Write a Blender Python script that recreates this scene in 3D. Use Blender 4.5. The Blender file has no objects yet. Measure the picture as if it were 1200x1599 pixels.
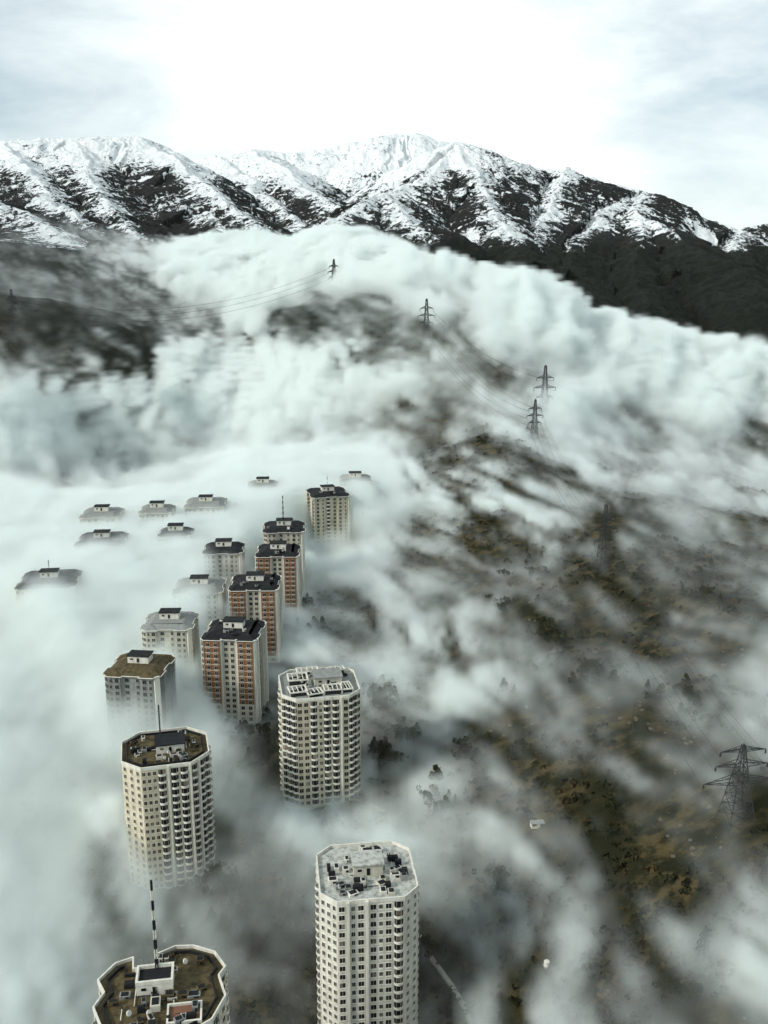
import bpy, bmesh, math, random
import numpy as np
from mathutils import Vector, Matrix

R = math.radians
SC = bpy.context.scene
COL = SC.collection
# ------------------------------------------------------------------ camera
PITCH = R(14.6)
FPX = 1537.0                       # focal length in pixels of the 1200 x 1599 photograph
CAMZ = 300.0
cam_d = bpy.data.cameras.new("camera")
cam = bpy.data.objects.new("camera", cam_d)
COL.objects.link(cam)
cam.location = (0, 0, CAMZ)
cam.rotation_euler = (R(90) - PITCH, 0, 0)
cam_d.sensor_fit = 'VERTICAL'
cam_d.sensor_height = 36.0
cam_d.lens = 36.0 * FPX / 1599.0
cam_d.clip_start = 1.0
cam_d.clip_end = 60000.0
SC.camera = cam
# ------------------------------------------------------------------ sky
SUN_EL, SUN_ROT = R(31), R(-114)   # sun behind the camera's left shoulder, veiled by cloud
w = bpy.data.worlds.new("World")
SC.world = w
w.use_nodes = True
nt = w.node_tree
nt.nodes.clear()
def wn(t, **k):
    n = nt.nodes.new(t)
    for a, b in k.items(): setattr(n, a, b)
    return n
out = wn('ShaderNodeOutputWorld')
bg = wn('ShaderNodeBackground')
sky = wn('ShaderNodeTexSky', sky_type='NISHITA')
sky.sun_disc = False
sky.sun_elevation = SUN_EL
sky.sun_rotation = SUN_ROT
sky.altitude = 1500
tc = wn('ShaderNodeTexCoord')
mp = wn('ShaderNodeMapping')
mp.inputs['Scale'].default_value = (1.0, 1.0, 3.2)
nz = wn('ShaderNodeTexNoise')
nz.inputs['Scale'].default_value = 3.1
nz.inputs['Detail'].default_value = 7
nz.inputs['Roughness'].default_value = 0.58
nz.inputs['Distortion'].default_value = 0.25
nt.links.new(tc.outputs['Generated'], mp.inputs['Vector'])
nt.links.new(mp.outputs['Vector'], nz.inputs['Vector'])
sep = wn('ShaderNodeSeparateXYZ')
nt.links.new(tc.outputs['Generated'], sep.inputs[0])
# cloud cover is closed straight ahead and opens to both sides high up
ax = wn('ShaderNodeMath', operation='ABSOLUTE'); nt.links.new(sep.outputs['X'], ax.inputs[0])
m1 = wn('ShaderNodeMath', operation='MULTIPLY_ADD'); m1.inputs[1].default_value = -1.25; m1.inputs[2].default_value = 0.40
nt.links.new(ax.outputs[0], m1.inputs[0])
m2 = wn('ShaderNodeMath', operation='ADD')
nt.links.new(nz.outputs['Fac'], m2.inputs[0]); nt.links.new(m1.outputs[0], m2.inputs[1])
m3 = wn('ShaderNodeMath', operation='MULTIPLY_ADD'); m3.inputs[1].default_value = -0.25; m3.inputs[2].default_value = 0.08
nt.links.new(sep.outputs['Z'], m3.inputs[0])
m4 = wn('ShaderNodeMath', operation='ADD')
nt.links.new(m2.outputs[0], m4.inputs[0]); nt.links.new(m3.outputs[0], m4.inputs[1])
cr = wn('ShaderNodeValToRGB')
cr.color_ramp.elements[0].position = 0.40; cr.color_ramp.elements[0].color = (0.0, 0.0, 0.0, 1)
cr.color_ramp.elements[1].position = 0.86; cr.color_ramp.elements[1].color = (1, 1, 1, 1)
nt.links.new(m4.outputs[0], cr.inputs[0])
# high thin veil whitening the blue everywhere, then the bright cloud deck over it
veil = wn('ShaderNodeMix', data_type='RGBA'); veil.inputs[0].default_value = 0.72
nt.links.new(sky.outputs[0], veil.inputs[6]); veil.inputs[7].default_value = (5.6, 6.7, 7.0, 1)
mx = wn('ShaderNodeMix', data_type='RGBA')
nt.links.new(cr.outputs[0], mx.inputs[0])
nt.links.new(veil.outputs[2], mx.inputs[6])
mx.inputs[7].default_value = (11.2, 11.8, 11.5, 1)
nt.links.new(mx.outputs[2], bg.inputs['Color'])
bg.inputs['Strength'].default_value = 0.10
nt.links.new(bg.outputs[0], out.inputs['Surface'])
# ------------------------------------------------------------------ sun through cloud
sd = bpy.data.lights.new("sun", 'SUN')
sd.energy = 2.8
sd.angle = R(8)
sd.color = (1.0, 0.97, 0.92)
sun = bpy.data.objects.new("sun", sd)
COL.objects.link(sun)
# direction TO the sun: rotation measured like the sky texture (0 = +Y, clockwise negative)
sdir = Vector((math.sin(SUN_ROT) * math.cos(SUN_EL), math.cos(SUN_ROT) * math.cos(SUN_EL), math.sin(SUN_EL)))
sun.rotation_euler = sdir.to_track_quat('Z', 'Y').to_euler()
# ------------------------------------------------------------------ render settings
SC.view_settings.view_transform = 'Standard'
SC.view_settings.look = 'None'
SC.view_settings.exposure = 0.18
SC.view_settings.gamma = 1.0
cy = SC.cycles
cy.use_denoising = True
cy.use_adaptive_sampling = True
cy.adaptive_threshold = 0.04
cy.adaptive_min_samples = 16
cy.max_bounces = 6
cy.diffuse_bounces = 2
cy.glossy_bounces = 1
cy.transmission_bounces = 2
cy.transparent_max_bounces = 6
cy.volume_bounces = 5
cy.volume_step_rate = 1.5
cy.volume_max_steps = 600
cy.sample_clamp_indirect = 6

# ------------------------------------------------------------------ pixel <-> world
SP, CP = math.sin(PITCH), math.cos(PITCH)
def w_d(px, py, d):
    """world point seen at pixel (px, py) of the photograph, at depth d along the view axis"""
    r = (px - 600.0) / FPX * d
    u = (799.5 - py) / FPX * d
    return np.array((r, d * CP + u * SP, CAMZ - d * SP + u * CP))
def kdown(py): return SP + (py - 799.5) / FPX * CP
def w_z(px, py, z):
    """the point of that pixel's ray lying at height z relative to the camera"""
    return w_d(px, py, -z / kdown(py))
def to_px(x, y, z):
    dz = z - CAMZ
    d = y * CP - dz * SP
    u = y * SP + dz * CP
    d = np.maximum(d, 1.0)
    return 600.0 + x / d * FPX, 799.5 - u / d * FPX, d

# ------------------------------------------------------------------ noise (numpy)
def _tab(seed): return np.random.default_rng(seed).random((64, 64, 64), dtype=np.float32)
_T = {}
def noise3(x, y, z, seed=1):
    if seed not in _T: _T[seed] = _tab(seed)
    t = _T[seed]
    xi, yi, zi = np.floor(x).astype(np.int32), np.floor(y).astype(np.int32), np.floor(z).astype(np.int32)
    fx, fy, fz = x - xi, y - yi, z - zi
    fx = fx * fx * (3 - 2 * fx); fy = fy * fy * (3 - 2 * fy); fz = fz * fz * (3 - 2 * fz)
    x0, y0, z0 = xi & 63, yi & 63, zi & 63
    x1, y1, z1 = (xi + 1) & 63, (yi + 1) & 63, (zi + 1) & 63
    a = t[x0, y0, z0] * (1 - fx) + t[x1, y0, z0] * fx
    b = t[x0, y1, z0] * (1 - fx) + t[x1, y1, z0] * fx
    c = t[x0, y0, z1] * (1 - fx) + t[x1, y0, z1] * fx
    d = t[x0, y1, z1] * (1 - fx) + t[x1, y1, z1] * fx
    return ((a * (1 - fy) + b * fy) * (1 - fz) + (c * (1 - fy) + d * fy) * fz) * 2 - 1
def fbm3(x, y, z, octv=4, seed=1, gain=0.5):
    s = 0.0; a = 1.0; n = 0.0
    for o in range(octv):
        s = s + a * noise3(x, y, z, seed + o % 3); n += a
        x, y, z = x * 2.03 + 11.3, y * 2.03 + 5.7, z * 2.03 + 3.1
        a *= gain
    return s / n
def sst(a, b, x):
    t = np.clip((x - a) / (b - a), 0, 1)
    return t * t * (3 - 2 * t)

# ------------------------------------------------------------------ terrain heights
GP = []                            # (x, y, z) control points, z relative to the camera
for px, py, z in [(-60, 1000, -240), (100, 1200, -240), (0, 1590, -248), (250, 1590, -248), (400, 1590, -248), (400, 1300, -238),
                  (500, 1500, -248), (560, 1290, -233), (600, 1590, -254), (680, 1590, -250), (700, 1480, -243),
                  (700, 1200, -226), (620, 1050, -230), (650, 900, -226), (560, 880, -229), (480, 1000, -231), (365, 1120, -232),
                  (300, 850, -240), (100, 850, -240), (300, 780, -238), (560, 800, -228), (100, 780, -240), (-200, 900, -240),
                  (850, 1280, -213), (900, 1150, -200), (800, 1100, -212), (780, 950, -212), (1000, 1000, -188), (1180, 1000, -178),
                  (1180, 1200, -178), (1190, 1590, -185), (1000, 1590, -203), (850, 1590, -228), (850, 1450, -224),
                  (1145, 1305, -183), (1095, 1520, -195), (1400, 1300, -160)]:
    GP.append(w_z(px, py, z))
for px, py, d in [(940, 895, 600), (1000, 820, 720), (1100, 830, 700), (1190, 800, 800), (900, 800, 760), (835, 695, 950),
                  (780, 665, 1000), (720, 700, 930), (700, 740, 880), (620, 740, 1100), (950, 700, 1100), (1100, 650, 1300),
                  (1190, 600, 1500), (850, 640, 1150), (665, 528, 1350), (720, 560, 1300), (600, 560, 1400), (540, 476, 1650),
                  (520, 440, 2000), (600, 400, 2300), (560, 392, 2600), (700, 472, 2300), (800, 522, 2300), (900, 540, 2300),
                  (1050, 560, 2300), (1190, 600, 2200), (1100, 580, 3300), (1000, 545, 3300), (450, 470, 2000), (400, 420, 2500),
                  (300, 690, 1400), (100, 690, 1350), (30, 560, 1400), (22, 502, 1500), (150, 545, 1500), (0, 620, 1250),
                  (-150, 480, 1500), (250, 520, 1800), (350, 480, 2200), (100, 440, 2300), (50, 385, 2700), (200, 405, 3000),
                  (400, 600, 1600), (480, 620, 1400), (-200, 400, 2500), (1400, 640, 1500), (1500, 900, 800), (450, 395, 3300),
                  (800, 495, 3400), (650, 440, 3400), (1300, 620, 3300), (-300, 330, 4000)]:
    GP.append(w_d(px, py, d))
GP = np.array(GP)
def _uv(x, y):
    yy = np.maximum(y, 20) + 60.0
    return x / yy, np.log(yy)
_gu, _gv = _uv(GP[:, 0], GP[:, 1])
def _ker(du, dv): return np.sqrt(du * du * 2.2 + dv * dv + 0.02)
_A = _ker(_gu[:, None] - _gu[None], _gv[:, None] - _gv[None])
_n = len(GP)
_M = np.zeros((_n + 1, _n + 1)); _M[:_n, :_n] = _A + np.eye(_n) * -0.004; _M[:_n, _n] = 1; _M[_n, :_n] = 1
_W = np.linalg.solve(_M, np.append(GP[:, 2] - CAMZ, 0))
def ground_rel(x, y):
    u, v = _uv(x, y)
    s = np.full_like(u, _W[_n])
    for i in range(_n):
        s += _W[i] * _ker(u - _gu[i], v - _gv[i])
    return s
# mountain crests and spurs: polylines of (pixel x, pixel y, depth)
RIDGES = [
    [(-500, 250, 7000), (-250, 235, 6800), (0, 221, 6500), (60, 217, 6500), (150, 213, 6500), (205, 211, 6500), (260, 240, 7000), (300, 254, 7300)],
    [(230, 262, 8600), (345, 243, 8600), (400, 233, 8500), (450, 239, 8600), (500, 233, 8600), (560, 221, 8700), (610, 208, 8600), (650, 207, 8600), (700, 222, 8600), (800, 262, 8800)],
    [(720, 223, 6200), (760, 236, 6300), (800, 255, 6400), (850, 263, 6400), (920, 276, 6300), (1000, 300, 6300), (1080, 336, 6200), (1150, 360, 6100), (1210, 388, 5900), (1400, 425, 5600), (1700, 470, 5000)],
    [(205, 211, 6500), (270, 250, 6000), (330, 300, 5400), (380, 340, 4900), (430, 380, 4400)],
    [(400, 233, 8000), (450, 268, 6900), (500, 306, 6000), (545, 330, 5300)],
    [(345, 243, 8000), (400, 290, 6600), (450, 335, 5500), (480, 365, 4800)],
    [(720, 223, 6200), (690, 258, 5900), (640, 288, 5500), (590, 300, 5200), (540, 330, 4700), (430, 388, 4000)],
    [(590, 300, 5200), (640, 345, 4600), (690, 388, 4200), (760, 440, 3800)],
    [(720, 223, 6200), (745, 280, 5600), (780, 340, 5000), (810, 390, 4500)],
    [(880, 263, 6300), (865, 310, 5700), (840, 368, 5000), (835, 440, 4200)],
    [(1000, 300, 6300), (940, 330, 5700), (890, 380, 5000), (900, 460, 4100)],
    [(985, 318, 6000), (1000, 334, 5600), (1050, 366, 5100), (1095, 396, 4700), (1180, 440, 4200)],
    [(1000, 334, 5600), (985, 400, 4800), (1000, 470, 4100)],
    [(1150, 360, 6100), (1160, 420, 5000), (1120, 480, 4200)],
    [(1240, 395, 5600), (1170, 440, 5000), (1100, 500, 4300)],
    [(0, 221, 6500), (60, 275, 5400), (110, 330, 4600), (150, 385, 3900)],
    [(110, 215, 6500), (150, 280, 5500), (185, 330, 4800), (230, 385, 4100)],
    [(-200, 270, 5000), (-60, 300, 4200), (20, 325, 3700), (90, 365, 3200), (130, 410, 2800)],
    [(1120, 372, 9500), (1175, 352, 9500), (1230, 345, 9500), (1400, 330, 9500)],
    [(260, 240, 7000), (300, 300, 5700), (340, 355, 4800)],
]
_RW = [np.array([w_d(*p) for p in r]) for r in RIDGES]
def mountain(x, y):
    """height, along-crest coordinate and distance to the winning crest"""
    best = np.full_like(x, -1e4); bs = np.zeros_like(x); bd = np.full_like(x, 1e4); bid = np.zeros_like(x)
    wx = x + 60 * noise3(x / 420, y / 420, x * 0 + 0.5, 5) + 22 * noise3(x / 130, y / 130, x * 0 + 3.5, 6)
    wy = y + 60 * noise3(x / 420, y / 420, x * 0 + 7.5, 5) + 22 * noise3(x / 130, y / 130, x * 0 + 9.5, 6)
    for ri, P in enumerate(_RW):
        L = 0.0
        for i in range(len(P) - 1):
            a, b = P[i], P[i + 1]
            dx, dy = b[0] - a[0], b[1] - a[1]
            l2 = dx * dx + dy * dy; ln = math.sqrt(l2)
            t = ((wx - a[0]) * dx + (wy - a[1]) * dy) / l2
            tc_ = np.clip(t, 0, 1)
            qx, qy = a[0] + tc_ * dx, a[1] + tc_ * dy
            dist = np.sqrt((wx - qx) ** 2 + (wy - qy) ** 2)
            h = a[2] + tc_ * (b[2] - a[2]) - 0.50 * dist - 0.00008 * dist * dist
            m = h > best
            best = np.where(m, h, best); bs = np.where(m, L + tc_ * ln + ri * 977.0, bs)
            bd = np.where(m, dist, bd); bid = np.where(m, ri, bid)
            L += ln
    return best, bs, bd
def height(x, y, full=False):
    """terrain height (world z); with full also the gully field and mountain weight"""
    x = np.asarray(x, float); y = np.asarray(y, float)
    r = np.hypot(x, y)
    g = ground_rel(x, y) + CAMZ
    zz = x * 0
    # spurs and gullies running down the near slopes
    amp = 2.2 + 5.0 * sst(500, 1500, r)
    g = g + amp * fbm3(x / 55, y / 130, zz + 2.2, 4, 21) + 1.0 * fbm3(x / 9, y / 12, zz + 4.4, 3, 31)
    g = g + 6.5 * sst(30, 110, x) * (1 - sst(1100, 1500, r)) * (0.75 - 2 * np.abs(fbm3((x + .24 * y) / 62, y / 210, zz + 7.1, 3, 27)))
    mt = sst(2400, 3100, r)
    if not np.any(mt > 0):
        return (g, zz, zz) if full else g
    h, s, d = mountain(x, y)
    gl = noise3(s / 105 + 0.7 * noise3(x / 260, y / 260, zz, 8), d / 900, zz + 1.5, 41)
    gl2 = noise3(s / 42 + 0.8 * noise3(x / 120, y / 120, zz, 9), d / 500, zz + 8.5, 42)
    gl3 = noise3(s / 19 + 0.9 * noise3(x / 70, y / 70, zz, 9), d / 260, zz + 5.5, 43)
    gl3 = 1 - 2 * np.abs(gl3)
    gl = 1 - 2 * np.abs(gl); gl2 = 1 - 2 * np.abs(gl2)
    sh = np.minimum(d / 260.0, 1.0)
    rough = fbm3(x / 160, y / 160, zz + 0.3, 5, 51)
    h = h + sh * (36 * gl + 20 * gl2 + 7 * gl3) + 26 * rough + 15 * (1 - 2 * np.abs(fbm3(x / 75, y / 75, zz + 6.3, 4, 53))) - 8
    base = np.minimum(g, CAMZ + 60)
    hm = np.maximum(h, base - 40)
    k = 30.0
    hs = np.logaddexp(h / k, base / k) * k
    z = g * (1 - mt) + hs * mt
    return (z, (gl * 0.16 + gl2 * 0.45 + gl3 * 0.80) * np.minimum(d / 120.0, 1.0) + rough * 0.4, mt) if full else z

def gz(x, y): return float(height(np.array([x]), np.array([y]))[0])
# ------------------------------------------------------------------ material helpers
def mat(name):
    m = bpy.data.materials.new(name); m.use_nodes = True
    n = m.node_tree.nodes; n.clear()
    return m, m.node_tree
def N(t, typ, **k):
    n = t.nodes.new(typ)
    for a, b in k.items(): setattr(n, a, b)
    return n
def ramp(t, stops, interp='LINEAR'):
    r = t.nodes.new('ShaderNodeValToRGB'); cr = r.color_ramp; cr.interpolation = interp
    while len(cr.elements) < len(stops): cr.elements.new(0.5)
    for e, (p, c) in zip(cr.elements, stops):
        e.position = p; e.color = (c[0], c[1], c[2], 1) if isinstance(c, tuple) else (c, c, c, 1)
    return r
def noise_node(t, scale, detail=4, rough=0.55, vec=None, dist=0.0):
    n = t.nodes.new('ShaderNodeTexNoise')
    n.inputs['Scale'].default_value = scale; n.inputs['Detail'].default_value = detail
    n.inputs['Roughness'].default_value = rough; n.inputs['Distortion'].default_value = dist
    if vec is not None: t.links.new(vec, n.inputs['Vector'])
    return n
def mixc(t, fac, a, b, mode='MIX'):
    m = t.nodes.new('ShaderNodeMix'); m.data_type = 'RGBA'; m.blend_type = mode
    for s, v in ((0, fac), (6, a), (7, b)):
        if hasattr(v, 'is_output') or isinstance(v, bpy.types.NodeSocket): t.links.new(v, m.inputs[s])
        else: m.inputs[s].default_value = v if s == 0 else (v[0], v[1], v[2], 1)
    return m.outputs[2]
def mth(t, op, a, b=None, c=None, clamp=False):
    m = t.nodes.new('ShaderNodeMath'); m.operation = op; m.use_clamp = clamp
    for s, v in ((0, a), (1, b), (2, c)):
        if v is None: continue
        if isinstance(v, bpy.types.NodeSocket): t.links.new(v, m.inputs[s])
        else: m.inputs[s].default_value = v
    return m.outputs[0]
def finish(t, col, rough=0.8, bump=None, spec=0.3, metallic=0.0):
    b = t.nodes.new('ShaderNodeBsdfPrincipled')
    if isinstance(col, bpy.types.NodeSocket): t.links.new(col, b.inputs['Base Color'])
    else: b.inputs['Base Color'].default_value = (*col, 1)
    b.inputs['Roughness'].default_value = rough
    b.inputs['Specular IOR Level'].default_value = spec
    b.inputs['Metallic'].default_value = metallic
    if bump is not None: t.links.new(bump, b.inputs['Normal'])
    o = t.nodes.new('ShaderNodeOutputMaterial'); t.links.new(b.outputs[0], o.inputs['Surface'])
def bump(t, h, strength=0.5, dist=1.0):
    b = t.nodes.new('ShaderNodeBump'); b.inputs['Strength'].default_value = strength; b.inputs['Distance'].default_value = dist
    t.links.new(h, b.inputs['Height']); return b.outputs[0]
def pos(t): return t.nodes.new('ShaderNodeNewGeometry').outputs['Position']

# ground: olive scrub, brown bare earth, pale trodden soil
m_ground, t = mat("hillside_soil")
P_ = pos(t)
a = noise_node(t, 0.018, 6, 0.62, P_)
b = noise_node(t, 0.11, 6, 0.65, P_)
c = noise_node(t, 0.7, 4, 0.7, P_)
earth = mixc(t, b.outputs['Fac'], (0.012, 0.012, 0.005), (0.105, 0.080, 0.036))
scrub = mixc(t, c.outputs['Fac'], (0.002, 0.003, 0.0015), (0.026, 0.027, 0.010))
f = ramp(t, [(0.38, 0.0), (0.56, 1.0)]); t.links.new(a.outputs['Fac'], f.inputs[0])
f2 = ramp(t, [(0.46, 0.0), (0.58, 1.0)]); t.links.new(b.outputs['Fac'], f2.inputs[0])
mfac = mth(t, 'MULTIPLY', f.outputs[0], f2.outputs[0])
col = mixc(t, mfac, scrub, earth)
ad = N(t, 'ShaderNodeAttribute', attribute_name='moor')
col = mixc(t, ad.outputs['Fac'], col, mixc(t, c.outputs['Fac'], (0.003, 0.006, 0.005), (0.016, 0.021, 0.014)))
finish(t, col, 0.95, bump(t, c.outputs['Fac'], 0.8, 0.8), 0.1)

# mountain: black rock, dark green lower flanks, snow by attribute
m_mtn, t = mat("snowy_rock")
P_ = pos(t)
at = N(t, 'ShaderNodeAttribute', attribute_name='snow')
n1 = noise_node(t, 0.036, 8, 0.74, P_, 0.5)
n2 = noise_node(t, 0.011, 5, 0.6, P_)
s = mth(t, 'ADD', at.outputs['Fac'], mth(t, 'MULTIPLY', mth(t, 'SUBTRACT', n1.outputs['Fac'], 0.5), 2.2))
s = mth(t, 'ADD', s, mth(t, 'MULTIPLY', mth(t, 'SUBTRACT', n2.outputs['Fac'], 0.5), 0.7))
sr = ramp(t, [(0.40, 0.0), (0.50, 1.0)]); t.links.new(s, sr.inputs[0])
rock = mixc(t, n1.outputs['Fac'], (0.006, 0.009, 0.009), (0.035, 0.036, 0.030))
low = mixc(t, mth(t, 'MULTIPLY_ADD', n1.outputs['Fac'], 1.8, -0.45, True), (0.003, 0.007, 0.006), (0.024, 0.026, 0.016))
al = N(t, 'ShaderNodeAttribute', attribute_name='low')
rock = mixc(t, al.outputs['Fac'], rock, low)
col = mixc(t, sr.outputs[0], rock, (0.84, 0.87, 0.87))
finish(t, col, 0.85, bump(t, n1.outputs['Fac'], 0.9, 22.0), 0.15)

def polar_sheet(name, a0, a1, na, r0, r1, nr, material, split):
    th = np.linspace(a0, a1, na); rr = np.exp(np.linspace(math.log(r0), math.log(r1), nr))
    T, RR = np.meshgrid(th, rr)
    X, Y = RR * np.sin(T), RR * np.cos(T)
    z, gl, mt = height(X.ravel(), Y.ravel(), True)
    me = bpy.data.meshes.new(name)
    v = np.stack([X.ravel(), Y.ravel(), z], 1).astype(np.float32)
    i = np.arange((nr - 1) * na).reshape(nr - 1, na)[:, :-1].ravel()
    faces = np.stack([i, i + na, i + na + 1, i + 1], 1)
    faces = faces[:, ::-1]
    me.vertices.add(len(v)); me.vertices.foreach_set('co', v.ravel())
    me.loops.add(faces.size); me.loops.foreach_set('vertex_index', faces.ravel().astype(np.int32))
    me.polygons.add(len(faces)); me.polygons.foreach_set('loop_start', (np.arange(len(faces)) * 4).astype(np.int32))
    me.update(calc_edges=True)
    me.polygons.foreach_set('use_smooth', np.ones(len(faces), bool))
    if split:
        zr = z - CAMZ
        x = X.ravel(); y = Y.ravel()
        n = fbm3(x / 500, y / 500, x * 0 + 1.1, 4, 61)
        alt = zr + 150 * n
        snow = 0.10 + 0.52 * sst(-90, 190, alt) + 0.32 * sst(330, 640, alt) - 0.42 * gl * (1 - 0.40 * sst(400, 700, zr)) + 0.06 * n
        snow = snow - 0.3 * (1 - sst(-40, 90, alt))
        for nm, val in (('snow', snow), ('low', 1 - sst(-50, 130, zr))):
            at = me.attributes.new(nm, 'FLOAT', 'POINT'); at.data.foreach_set('value', val.astype(np.float32))
    if not split:
        x = X.ravel(); y = Y.ravel()
        mo = sst(1250, 1650, y + 150 * fbm3(x / 200, y / 200, x * 0 + 1.1, 3, 61))
        at = me.attributes.new('moor', 'FLOAT', 'POINT'); at.data.foreach_set('value', (mo * 0.85).astype(np.float32))
    me.materials.append(material)
    o = bpy.data.objects.new(name, me); COL.objects.link(o); o['kind'] = 'structure'
    return o
ground = polar_sheet('ground', R(-62), R(62), 560, 60, 2900, 620, m_ground, False)
hills = polar_sheet('mountain_range', R(-30), R(30), 1500, 2900, 12000, 620, m_mtn, True)
# ------------------------------------------------------------------ object materials
def plaster(name, colr, dirt=(0.30, 0.27, 0.20), amt=0.35):
    m, t = mat(name)
    P_ = pos(t)
    mp_ = N(t, 'ShaderNodeMapping'); mp_.inputs['Scale'].default_value = (1, 1, 0.22); t.links.new(P_, mp_.inputs[0])
    a = noise_node(t, 0.55, 5, 0.65, mp_.outputs[0]); b = noise_node(t, 0.09, 3, 0.5, P_)
    f = ramp(t, [(0.42, 0.0), (0.72, 1.0)]); t.links.new(a.outputs['Fac'], f.inputs[0])
    f2 = mth(t, 'MULTIPLY', f.outputs[0], amt)
    c1 = mixc(t, f2, colr, dirt)
    c2 = mixc(t, mth(t, 'MULTIPLY', b.outputs['Fac'], 0.3), c1, tuple(x * 0.7 for x in colr))
    finish(t, c2, 0.85, bump(t, a.outputs['Fac'], 0.3, 0.1), 0.2)
    return m
m_cream = plaster("cream_render", (0.64, 0.59, 0.46), (0.24, 0.20, 0.13), 0.5)
m_cream2 = plaster("pale_render", (0.55, 0.53, 0.44), (0.24, 0.22, 0.17), 0.5)
m_yel = plaster("yellow_render", (0.52, 0.49, 0.38), (0.18, 0.15, 0.10), 0.6)
m_rim = plaster("white_coping", (0.72, 0.70, 0.61), (0.28, 0.26, 0.20), 0.5)
m_red = plaster("faded_red_paint", (0.20, 0.10, 0.06), (0.1, 0.05, 0.04))
m_dark = plaster("dark_bitumen", (0.012, 0.013, 0.014), (0.04, 0.04, 0.038))
m_grey = plaster("weathered_concrete", (0.26, 0.27, 0.25), (0.10, 0.10, 0.09), 0.6)
m_olive = plaster("mossy_roof_felt", (0.11, 0.085, 0.04), (0.012, 0.010, 0.007), 1.0)
m_patch = plaster("patchy_roof_membrane", (0.48, 0.49, 0.44), (0.09, 0.09, 0.08), 0.95)
m_steel = plaster("galvanised_steel", (0.045, 0.05, 0.05), (0.02, 0.02, 0.02))
m_trunk = plaster("tree_bark", (0.06, 0.045, 0.03), (0.02, 0.02, 0.015))
m_tar = plaster("pale_road_surface", (0.34, 0.32, 0.27), (0.16, 0.14, 0.11), 0.5)
m_dirt = plaster("dirt_track", (0.28, 0.23, 0.15), (0.12, 0.09, 0.05), 0.5)
m_cable = plaster("cable_metal", (0.02, 0.022, 0.022))
m_brick, t = mat("brown_brick")
P_ = pos(t)
a = noise_node(t, 0.25, 4, 0.6, P_); b_ = noise_node(t, 1.6, 3, 0.7, P_)
c = mixc(t, a.outputs['Fac'], (0.21, 0.08, 0.032), (0.36, 0.165, 0.068))
c = mixc(t, mth(t, 'MULTIPLY', b_.outputs['Fac'], 0.5), c, (0.10, 0.045, 0.03))
finish(t, c, 0.9, bump(t, b_.outputs['Fac'], 0.4, 0.05), 0.15)
m_glass, t = mat("dark_window_glass")
sn = N(t, 'ShaderNodeVectorMath', operation='SNAP'); sn.inputs[1].default_value = (1.9, 1.9, 3.1); t.links.new(pos(t), sn.inputs[0])
wnz = N(t, 'ShaderNodeTexWhiteNoise', noise_dimensions='3D'); t.links.new(sn.outputs[0], wnz.inputs['Vector'])
r_ = ramp(t, [(0.0, (0.004, 0.005, 0.006)), (0.7, (0.012, 0.013, 0.013)), (0.85, (0.04, 0.036, 0.03)), (0.95, (0.14, 0.12, 0.09)), (1.0, (0.26, 0.23, 0.18))])
t.links.new(wnz.outputs['Value'], r_.inputs[0])
finish(t, r_.outputs[0], 0.3, None, 0.4)
m_leaf, t = mat("dark_foliage")
a = noise_node(t, 0.45, 4, 0.6, pos(t))
finish(t, mixc(t, a.outputs['Fac'], (0.006, 0.010, 0.005), (0.055, 0.060, 0.022)), 0.9, None, 0.1)
m_scrub, t = mat("dry_scrub")
a = noise_node(t, 0.06, 5, 0.65, pos(t))
r_ = ramp(t, [(0.3, (0.008, 0.010, 0.006)), (0.5, (0.030, 0.030, 0.014)), (0.62, (0.055, 0.042, 0.019)), (0.75, (0.085, 0.055, 0.024))])
t.links.new(a.outputs['Fac'], r_.inputs[0])
finish(t, r_.outputs[0], 0.95, None, 0.1)
m_rock, t = mat("hillside_rock")
a = noise_node(t, 0.8, 5, 0.6, pos(t))
finish(t, mixc(t, a.outputs['Fac'], (0.03, 0.027, 0.02), (0.16, 0.135, 0.095)), 0.9, bump(t, a.outputs['Fac'], 0.6, 0.3), 0.2)

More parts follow.
